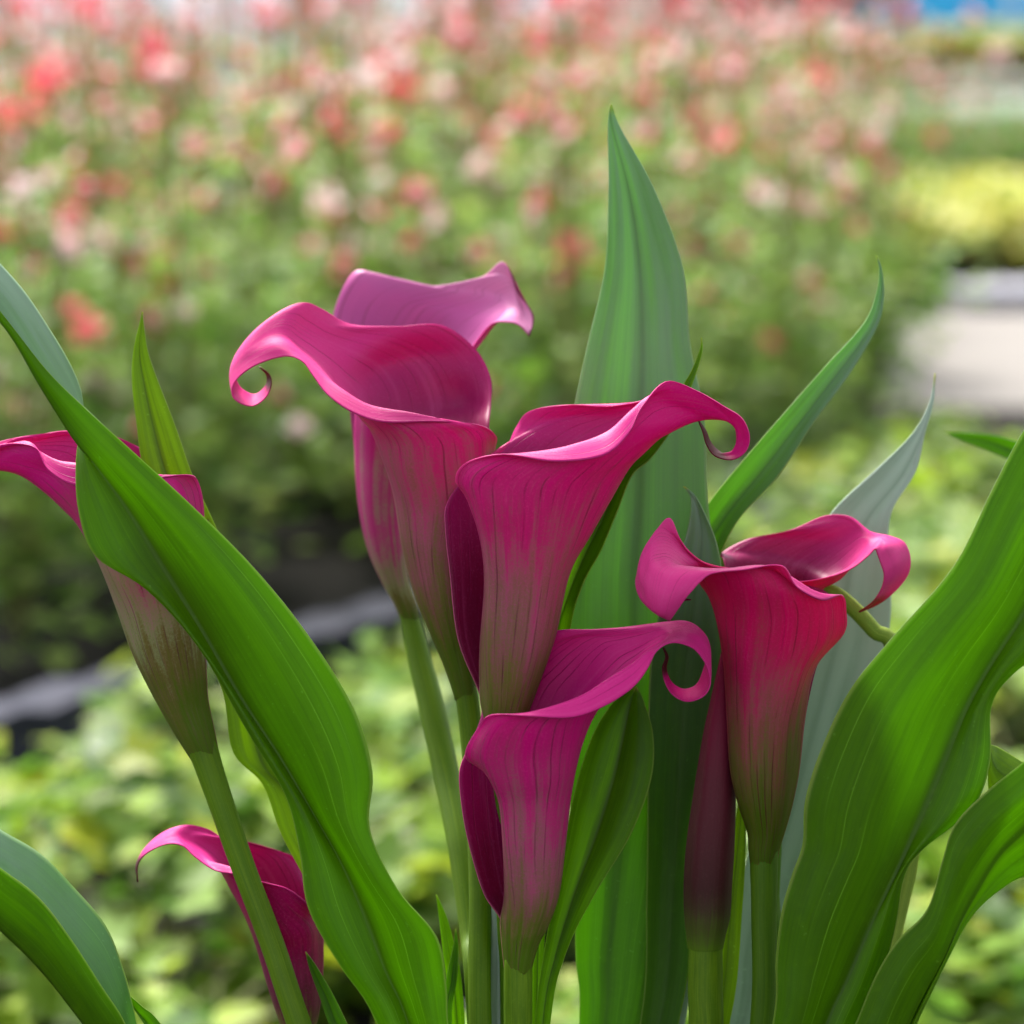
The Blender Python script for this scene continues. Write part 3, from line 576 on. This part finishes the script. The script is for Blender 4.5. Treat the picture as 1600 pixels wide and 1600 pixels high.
leaf('narrow folded leaf along the central bloom, its fine tip showing above the tail', [
 [(1096,527),(1096,527),(1097,528)],[(1092,550,0),(1094,552,1),(1097,551,0)],[(1073,592,0),(1078,596,2),(1084,594,0)],[(1035,640,0),(1048,650,4),(1060,655,0)],[(975,700,0),(1000,712,5),(1018,715,0)],[(940,745,0),(966,752,8),(988,742,-5)],[(915,800,0),(944,808,10),(966,795,-5)],
 [(888,860,0),(912,872,10),(940,858,-5)],[(866,930,0),(884,942,8),(910,915,-5)],[(850,1000,0),(868,1010,6),(890,990,0)],[(835,1200,0),(850,1200,4),(865,1200,0)],[(830,1500,0),(840,1500,0),(850,1500,0)]], 75, M['leaf_front'], bulge=3)
leaf('grey-green strip of leaf between the lowest bloom stem and its neighbour at the bottom', [
 [(765,1330),(768,1330),(770,1331)],[(764,1400,0),(773,1400,3),(784,1400,0)],[(762,1500,0),(776,1500,4),(792,1500,0)],[(760,1620,0),(776,1620,4),(792,1620,0)],[(770,1900,0),(780,1900,0),(790,1900,0)]], 40, M['leaf_pale'], bulge=2)
leaf('grey-green leaf between the tall leaf and the purple bud at the bottom', [
 [(1060,1300),(1061,1300),(1063,1300)],[(1035,1380,0),(1055,1385,6),(1080,1380,0)],[(1010,1480,0),(1040,1485,8),(1078,1480,0)],[(998,1600,0),(1032,1600,8),(1070,1600,0)],[(960,1850,0),(980,1850,0),(1000,1850,0)]], 150, M['leaf_pale'], bulge=4)
leaf('lime green strip of leaf directly right of the purple bud stem', [
 [(1162,1200),(1163,1200),(1164,1201)],[(1148,1290,0),(1156,1290,2),(1166,1290,0)],[(1128,1420,0),(1142,1420,4),(1160,1420,0)],[(1108,1600,0),(1122,1600,4),(1140,1600,0)],[(1040,1850,0),(1050,1850,0),(1060,1850,0)]], 70, M['leaf_lime'], bulge=2)
leaf('dark blurred leaf far right below the pale path', [
 [(1475,676),(1476,676),(1477,677)],[(1510,676,0),(1512,684,2),(1515,694,0)],[(1570,684,0),(1570,700,4),(1572,716,0)],[(1640,720,0),(1635,735,4),(1630,750,0)],[(1750,850,0),(1740,860,0),(1730,870,0)],[(1760,1500,0),(1750,1500,0),(1740,1500,0)]], 700, M['leaf_dark'], bulge=2)
# ------------------------------------------------------------------ the nursery behind
rnd = random.Random(7)
def gp(px, py, h=0.0): return ground(px, py, h)
M['ground_far'] = plain('gravel_ground', (.14, .15, .12), .9, .25, 5)
M['soil'] = plain('dark_ground_cloth', (.016, .015, .014), .95, .5, 6, bump=.01, spec=.05)
M['path'] = plain('pale_path', (.165, .152, .142), .9, .35, 3, bump=.004)
M['path_far'] = plain('far_path', (.13, .16, .12), .8, .1, 2)
M['black_plastic'] = plain('black_plastic', (.030, .032, .046), .7, .2, 12, spec=.12)
M['grey_plastic'] = plain('grey_plastic', (.05, .052, .075), .7, .15, 10, spec=.15)
M['tray_grey'] = plain('tray_grey', (.26, .26, .31), .6, .15, 10)
M['white_paint'] = plain('white_paint', (.78, .80, .84), .5, .08, 4)
M['blue_paint'] = plain('blue_sheet', (.03, .42, .80), .5, .1, 4)
m_, nt_ = nodes('pale_sheet'); N_ = NT(nt_); n_ = N_.noise(N_.obj(), 1.5, 3); c_ = N_.mix(n_, (.62, .72, .84), (.80, .84, .88)); N_.out(c_, .5, .3, .6, c_); M['wallm'] = m_
M['lime'] = leafcard_mat('lime_foliage', [(.05, .14, .01), (.24, .38, .015), (.36, .46, .06), (.10, .24, .015), (.28, .42, .10), (.04, .10, .01), (.42, .46, .02)], .45)
M['mid'] = leafcard_mat('columbine_foliage', [(.06, .16, .015), (.16, .32, .03), (.31, .46, .08), (.11, .24, .035), (.40, .49, .12)], .5)
M['green'] = leafcard_mat('row_foliage', [(.05, .14, .03), (.09, .20, .05), (.13, .24, .07)], .3)
M['yellow'] = leafcard_mat('yellow_blossom', [(.55, .52, .05), (.34, .42, .06), (.66, .60, .16), (.16, .28, .04)], .3)
M['darkgreen'] = leafcard_mat('dusky_foliage', [(.05, .07, .04), (.12, .12, .10), (.20, .16, .17), (.09, .11, .06)], .3)
M['ygreen'] = leafcard_mat('golden_foliage', [(.34, .36, .04), (.42, .42, .07), (.25, .30, .04), (.20, .27, .05)], .3)
M['coral'] = leafcard_mat('coral_petal', [(.66, .035, .075), (.74, .09, .13), (.80, .22, .24), (.58, .035, .09)], .4)
M['cream'] = leafcard_mat('cream_petal', [(.84, .62, .62), (.86, .78, .76), (.80, .45, .48), (.86, .84, .82)], .4)
M['thin_stem'] = plain('thin_stem', (.16, .17, .05), .6, .2, 20)

def flat(name, pts, z, mat, label=None):
    o = mesh_obj(name, [(p[0], p[1], z) for p in pts], [tuple(range(len(pts)))], mat, smooth=False)
    tag(o, kind='structure'); return o
flat('ground', [(-150, -20), (150, -20), (150, 300), (-150, 300)], 0, M['ground_far'])
flat('ground_cloth', [(-6, -3), (6, -3), (4.5, 6.3), (1.6, 9.5), (-6, 9.5)], .004, M['soil'])
a, b, c, d = gp(1350, 640), gp(2700, 665), gp(2700, 478), gp(1410, 490)
flat('path', [a, b, c, d], .008, M['path'])
pa, pb, pc, pd = gp(1150, 215), gp(2000, 215), gp(2000, 150), gp(1150, 150)
flat('far_path', [pa, pb, pc, pd], .004, M['path_far'])
# a dome of sky is not needed: the world is the sky

def card(V, F, c, n, up, s, asp=1.0, lobes=0, fold=.25):
    """one leaf: a folded rounded blade of 8 faces around its middle"""
    n = n.normalized(); t = up - n*up.dot(n)
    t = t.normalized() if t.length > 1e-4 else n.orthogonal().normalized()
    s2 = n.cross(t); i0 = len(V); k = 10 if lobes else 8
    V.append(c)
    for j in range(k):
        a = 2*math.pi*j/k
        r = s*(1+.28*math.cos(lobes*a)) if lobes else s
        x, y = math.cos(a)*r*asp, math.sin(a)*r
        V.append(c+s2*x+t*y+n*(abs(x)*fold-.12*y*y/s))
    F += [(i0, i0+1+j, i0+1+(j+1) % k) for j in range(k)]
def rv(r): return Vector((r.gauss(0, 1), r.gauss(0, 1), r.gauss(0, 1))).normalized()
def foliage_mesh(seed, rad, h0, h1, n, s, lobes, top=False):
    r = random.Random(seed); V = []; F = []
    clumps = [(r.uniform(-rad, rad)*.7, r.uniform(-rad, rad)*.7, r.uniform(h0, h1)) for _ in range(9)]
    for i in range(n):
        if top and r.random() < .7:
            a = r.uniform(0, 2*math.pi); q = rad*math.sqrt(r.random()); z = h1-(h1-h0)*.35*(q/rad)**2 + r.uniform(-.04, .02)
            c = Vector((q*math.cos(a), q*math.sin(a), z))
        else:
            k = r.choice(clumps); c = Vector((k[0]+r.gauss(0, rad*.25), k[1]+r.gauss(0, rad*.25), min(h1*1.05, max(h0*.5, k[2]+r.gauss(0, (h1-h0)*.2)))))
        nn = (rv(r)*.65+Vector((0, 0, 1))).normalized()
        card(V, F, c, nn, rv(r), s*r.uniform(.6, 1.25), r.uniform(.7, 1.0), lobes)
    return V, F
def mk_mesh(name, V, F, mats, midx=None, smooth=False):
    me = bpy.data.meshes.new(name); me.from_pydata([tuple(v) for v in V], [], F)
    for m in (mats if isinstance(mats, list) else [mats]): me.materials.append(m)
    if midx: me.polygons.foreach_set('material_index', midx)
    if smooth: me.polygons.foreach_set('use_smooth', [True]*len(me.polygons))
    me.update(); return me
def stems_mesh(name, lines, r, mat):
    V = []; F = []
    for pts in lines:
        q = cr([tuple(p) for p in pts], 7)
        for i, p in enumerate(q):
            for k in range(4):
                a = math.pi/2*k; V.append(Vector(p)+Vector((math.cos(a)*r, math.sin(a)*r, 0)))
        b = len(V)-28
        F += [(b+i*4+k, b+i*4+(k+1) % 4, b+(i+1)*4+(k+1) % 4, b+(i+1)*4+k) for i in range(6) for k in range(4)]
    return mk_mesh(name, V, F, mat)
# columbine flower: five coral sepals and spurs, cream cup inside
def columbine_flower(seed, size=.021):
    r = random.Random(seed); V = []; F = []; mi = []
    for j in range(5):
        a = 2*math.pi*j/5; d = Vector((math.cos(a), math.sin(a), .25))
        f0 = len(F); card(V, F, d*size*.75, (Vector((0, 0, 1))-d*.5), d, size*.62, .62, 0, .3); mi += [0]*(len(F)-f0)
        a += math.pi/5; d = Vector((math.cos(a), math.sin(a), .9))
        f0 = len(F); card(V, F, d*size*.42, (Vector((0, 0, .6))-Vector((d.x, d.y, 0))), Vector((0, 0, 1)), size*.42, .8, 0, .3); mi += [1]*(len(F)-f0)
        # spur
        i0 = len(V); e = Vector((math.cos(a)*.7, math.sin(a)*.7, -1.2))*size
        for k in range(3):
            w = 2*math.pi*k/3; V.append(Vector((math.cos(a)*size*.2+math.cos(w)*size*.13, math.sin(a)*size*.2+math.sin(w)*size*.13, 0)))
        V.append(e); F += [(i0, i0+1, i0+3), (i0+1, i0+2, i0+3), (i0+2, i0, i0+3)]; mi += [0]*3
    return mk_mesh('flower', V, F, [M['coral'], M['cream']], mi, True)
FL = [columbine_flower(i, s) for i, s in enumerate((.0155, .0185, .013))]
M_red, M_cr = M['coral'], M['cream']
fl_pale = FL[0].copy(); fl_pale.materials[0] = M['cream']; FL.append(fl_pale); FL.append(fl_pale)
fl_red = FL[1].copy(); fl_red.materials[1] = M['coral']; FL.append(fl_red)
protos = []
for s in range(5):
    r = random.Random(40+s)
    V, F = foliage_mesh(100+s, .17, .08, .36, 270, .017, 3)
    V2, F2 = foliage_mesh(150+s, .19, .36, .60, 60, .013, 3); o_ = len(V); V += V2; F += [tuple(k+o_ for k in f) for f in F2]
    fm = mk_mesh('foliage', V, F, M['mid'])
    tips = []; lines = []
    for k in range(19):
        a = r.uniform(0, 6.28); q = r.uniform(.02, .22); hh = r.choice([.28, .36, .42, .46, .50, .54, .58, .62, .66, .69, .72, .75])+r.uniform(-.03, .03)
        tip = Vector((math.cos(a)*q, math.sin(a)*q, hh)); tips.append(tip)
        lines.append([(0, 0, .02), (tip.x*.4, tip.y*.4, hh*.5), tuple(tip)])
    protos.append((fm, stems_mesh('stems', lines, .0022, M['thin_stem']), tips))
def bed_plant(x, y, s, sc, label, r):
    fm, sm, tips = protos[s]
    e = empty('columbine_plant', (x, y, 0), r.uniform(0, 6.28)); e.scale = (sc, sc, sc)
    tag(e, label, 'plant', 'coral and cream columbines in the bed behind')
    put(bpy.data.objects.new('foliage', fm), e); put(bpy.data.objects.new('stem', sm), e)
    for t in tips:
        if r.random() < .12: continue
        f = put(bpy.data.objects.new('flower', r.choice(FL)), e)
        f.location = t; f.rotation_euler = (r.uniform(-1.2, 1.2), r.uniform(-1.2, 1.2), r.uniform(0, 6.28)); f.scale = [r.uniform(.8, 1.25)]*3
# bed laid along the black edging
E0 = gp(-40, 1090, .06); E1 = gp(1330, 740, .06)
ed = (E1-E0).normalized(); en = Vector((-ed.y, ed.x, 0))
LAB = 'coral and cream columbine plant in blurred flowering bed behind the callas'
cnt = 0
for j in range(0, 15):
    for i in range(-3, 30):
        q = E0+ed*(i*.30+(j % 2)*.15)+en*(.22+j*.27)
        x, y = q.x+rnd.uniform(-.06, .06), q.y+rnd.uniform(-.06, .06)
        if y < 2.2 or y > 9.5: continue
        half = .18*y*1.25+.15
        if abs(x) > half: continue
        sx = 800+x/y*4444
        # the bed ends at the right where the pale path begins
        lim = 1330 - 90*max(0, (4.6-y))
        if sx > lim+rnd.gauss(0, 45): continue
        bed_plant(x, y, rnd.randrange(5), rnd.uniform(.88, 1.12)*(1.0 if sx < 1000 else .93), LAB, rnd); cnt += 1
for (px, yy, sc) in ((1375, 8.6, .85), (1420, 9.3, .9), (1470, 8.8, .8), (1340, 8.0, .9), (1530, 9.6, .85), (1585, 9.0, .8), (1310, 7.6, .95), (1440, 10.4, .95), (1380, 10.8, 1.0)):
    bed_plant((px-800)/4444*yy, yy, rnd.randrange(5), sc*.8, 'loose columbine plant with a few pink blooms beyond the pale path at right', rnd)
print('columbines', cnt)

# edging: the long black tray rims between the beds
def box_bar(name, p0, p1, w, h, mat, label, z=0.0, cat='tray edge', group=None, lean=0.0):
    d = (p1-p0); L = math.hypot(d.x, d.y); e = empty(name, (p0.x, p0.y, z), math.atan2(d.y, d.x))
    prof = [(-w/2, 0), (-w/2-lean, h-.012), (-w/2-lean-.012, h-.010), (-w/2-lean-.012, h), (w/2+lean+.012, h), (w/2+lean+.012, h-.010), (w/2+lean, h-.012), (w/2, 0)]
    V = []; n = 14
    for k in range(n+1):
        for (yy, zz) in prof: V.append((L*k/n, yy+.004*math.sin(k*1.7), zz+.004*math.sin(k*2.3) if zz > .01 else zz))
    m = len(prof)
    F = [(i*m+k, i*m+(k+1) % m, (i+1)*m+(k+1) % m, (i+1)*m+k) for i in range(n) for k in range(m)]+[tuple(range(m)), tuple(reversed(range(n*m, n*m+m)))]
    mesh_obj('rim', V, F, mat, e, smooth=False)
    tag(e, label, cat, group)
    return e
for k in range(5):
    p0 = E0+ed*(k*.60-.35); p1 = E0+ed*(k*.60+.14)
    box_bar('plant_tray', p0-en*.08, p1-en*.08, (.045), .07, M['black_plastic'] if k % 3 else M['grey_plastic'], 'low black plastic tray edge in the gap between lime plants and columbine bed', group='black tray edges behind the lime plants')

# lime-leaved plants in the bed right behind the callas
lp = []
for s in range(4):
    V, F = foliage_mesh(200+s, .165, .01, .15, 150, .022, 5 if s % 2 else 3, top=(s > 2))
    r = random.Random(s); lines = [[(0, 0, 0), (r.uniform(-.06, .06), r.uniform(-.06, .06), .05), (r.uniform(-.12, .12), r.uniform(-.12, .12), .1)] for _ in range(12)]
    lp.append((mk_mesh('foliage', V, F, M['lime']), stems_mesh('stems', lines, .002, M['thin_stem'])))
def low_plant(x, y, k, sc, label, group):
    e = empty('lime_leaf_plant', (x, y, 0), rnd.uniform(0, 6.28)); e.scale = (sc, sc, sc)
    tag(e, label, 'plant', group)
    put(bpy.data.objects.new('foliage', lp[k][0]), e); put(bpy.data.objects.new('stem', lp[k][1]), e)
n2 = 0
for j in range(0, 9):
    for i in range(-4, 14):
        q = E0+ed*(i*.25+(j % 2)*.12)-en*(.36+j*.235)
        x, y = q.x+rnd.uniform(-.03, .03), q.y+rnd.uniform(-.03, .03)
        if y < 1.35 or y > 5.2: continue
        if x < -(.18*y*1.2+.2) or x > .18*y*1.2+.7: continue
        low_plant(x, y, rnd.randrange(4), rnd.uniform(.65, 1.2), 'low lime green leafy plant in the blurred bed right behind the callas', 'lime green plants in the near bed'); n2 += 1
print('lime', n2)

# right side: rows beyond the pale path
def row_plants(name, mat, x0, y0, x1, y1, n, hgt, rad, cards, s, label, group, cat='plant', seed=0, depth=1, gap=.3, top=True):
    V, F = foliage_mesh(300+seed, rad, hgt*.3, hgt, cards, s, 0, top=top); me = mk_mesh('foliage', V, F, mat)
    r = random.Random(seed)
    sl = stems_mesh('stems', [[(0, 0, 0), (r.uniform(-.03, .03), 0, hgt*.4), (r.uniform(-.05, .05), 0, hgt*.8)] for _ in range(5)], .004, M['thin_stem'])
    for dj in range(depth):
        for k in range(n):
            f = (k+.5*(dj % 2))/max(1, n-1)
            e = empty(name, (x0+(x1-x0)*f+r.uniform(-.03, .03), y0+(y1-y0)*f+dj*gap, 0), r.uniform(0, 6.28)); tag(e, label, cat, group)
            put(bpy.data.objects.new('foliage', me), e); put(bpy.data.objects.new('stem', sl), e)
g = gp(1180, 455)
row_plants('yellow_flowering_plant', M['yellow'], 0.62, 6.95, 2.1, 7.3, 8, .20, .20, 150, .028, 'pale yellow flowering plant beyond the pale path at right', 'yellow flowering plants', seed=1, depth=4, gap=.30)
for k in range(7):
    x0 = gp(1470, 470).x+k*.36; y0 = gp(1415, 470).y
    box_bar('plant_tray', Vector((x0, y0-.18, 0)), Vector((x0+.33, y0-.14, 0)), .16, .055, M['tray_grey'], 'grey-black plastic tray at far side of the pale path', group='trays beyond the path')
row_plants('green_row_plant', M['green'], 1.0, 10.3, 3.2, 10.7, 10, .18, .26, 150, .04, 'low green plant in the far row at right', 'far green row', seed=2, depth=3, gap=.5)
row_plants('golden_shrub', M['ygreen'], 2.0, 18.0, 5.2, 18.3, 9, .36, .42, 200, .07, 'golden green shrub far away at upper right', 'golden shrubs far away', cat='shrub', seed=3, depth=2, gap=.7)
row_plants('dark_shrub', M['darkgreen'], .6, 14.5, 1.75, 14.7, 5, .78, .30, 220, .05, 'dusky dark shrub behind the flower bed at top right of centre', 'dark shrubs behind the bed', cat='shrub', seed=5, depth=1)
# single lime plant on the near side of the path
for (px, py) in ((1375, 740), (1430, 800), (1500, 850), (1560, 800), (1380, 900), (1385, 655), (1345, 690), (1590, 690)):
    q = gp(px, py, .12); low_plant(q.x, q.y, 1, .9, 'low lime green leafy plant in the blurred bed right behind the callas', 'lime green plants in the near bed')

# white posts and the pale sheeting of the nursery building
def post(px, y, w, h=2.6, mat='white_paint', label='white painted nursery post rising behind the columbine bed', grp='white posts'):
    x = (px-800)/4444*y
    e = empty('nursery_post', (x, y, 0)); tag(e, label, 'post', grp)
    def bx(name, w2, d2, z0, z1, ch=.006):
        V = []; 
        for z in (z0, z1):
            for sx, sy in ((-1, -1), (1, -1), (1, 1), (-1, 1)):
                V += [(sx*(w2/2), sy*(d2/2-ch), z), (sx*(w2/2-ch), sy*d2/2, z)] if (sx*sy) > 0 else [(sx*(w2/2-ch), sy*d2/2, z), (sx*(w2/2), sy*(d2/2-ch), z)]
        F = [(k, (k+1) % 8, 8+(k+1) % 8, 8+k) for k in range(8)]+[tuple(reversed(range(8))), tuple(range(8, 16))]
        mesh_obj(name, V, F, M[mat], e, smooth=False)
    bx('shaft', w, w, .02, h); bx('base_plate', w*2.2, w*2.2, 0, .02)
for px, y, w in ((362, 5.6, .05), (700, 8.2, .07), (585, 8.8, .09), (470, 10.4, .05), (20, 10.0, .08), (1010, 10.5, .05), (860, 10.3, .05)): post(px, y, w)
def panel_wall(name, x0, x1, y, h, mat, label, cat, seg=.9, z0=0.0):
    e = empty(name, ((x0+x1)/2, y, 0)); tag(e, label, cat)
    n = max(1, int((x1-x0)/seg)); V = []; F = []
    for k in range(n):
        a = x0+(x1-x0)*k/n-(x0+x1)/2+.012; b = x0+(x1-x0)*(k+1)/n-(x0+x1)/2-.012; i = len(V)
        V += [(a, 0, z0), (b, 0, z0), (b, 0, h), (a, 0, h), (a, .05, z0), (b, .05, z0), (b, .05, h), (a, .05, h)]
        F += [(i, i+1, i+2, i+3), (i+5, i+4, i+7, i+6), (i+4, i, i+3, i+7), (i+1, i+5, i+6, i+2), (i+3, i+2, i+6, i+7), (i+4, i+5, i+1, i)]
    mesh_obj('panel', V, F, mat, e, smooth=False)
    V = []; F = []
    for k in range(n+1):
        a = x0+(x1-x0)*k/n-(x0+x1)/2; i = len(V)
        V += [(a-.03, -.03, 0), (a+.03, -.03, 0), (a+.03, -.03, h), (a-.03, -.03, h), (a-.03, .08, 0), (a+.03, .08, 0), (a+.03, .08, h), (a-.03, .08, h)]
        F += [(i, i+1, i+2, i+3), (i+5, i+4, i+7, i+6), (i+4, i, i+3, i+7), (i+1, i+5, i+6, i+2), (i+3, i+2, i+6, i+7), (i+4, i+5, i+1, i)]
    mesh_obj('frame', V, F, M['white_paint'], e, smooth=False)
panel_wall('nursery_wall', -4.0, 0.3, 14.0, 2.4, M['wallm'], 'pale blue-white sheeted nursery wall far behind the columbines', 'wall')
panel_wall('blue_screen', 3.0, 9.0, 26.0, 1.6, M['blue_paint'], 'bright blue sheet screen in the far upper right corner', 'screen', seg=1.5)

# the pot that holds the clump (below the picture)
ep = empty('flower_pot', (CLUMP.x, CLUMP.y, 0)); tag(ep, 'black plastic pot under the calla clump', 'pot')
def lathe(name, prof, mat, parent, seg=48):
    V = []; m = len(prof)
    for k in range(seg):
        a = 2*math.pi*k/seg
        for r_, z_ in prof: V.append((r_*math.cos(a), r_*math.sin(a), z_))
    F = [(k*m+i, ((k+1) % seg)*m+i, ((k+1) % seg)*m+i+1, k*m+i+1) for k in range(seg) for i in range(m-1)]
    return mesh_obj(name, V, F, mat, parent)
H = CLUMP.z+.01
lathe('pot_wall', [(0.0, 0), (.075, 0), (.10, H), (.108, H), (.108, H+.02), (.098, H+.02), (.094, H-.02)], M['black_plastic'], ep)
lathe('soil', [(0.0, H-.005), (.05, H-.003), (.0955, H-.01)], M['soil'], ep)
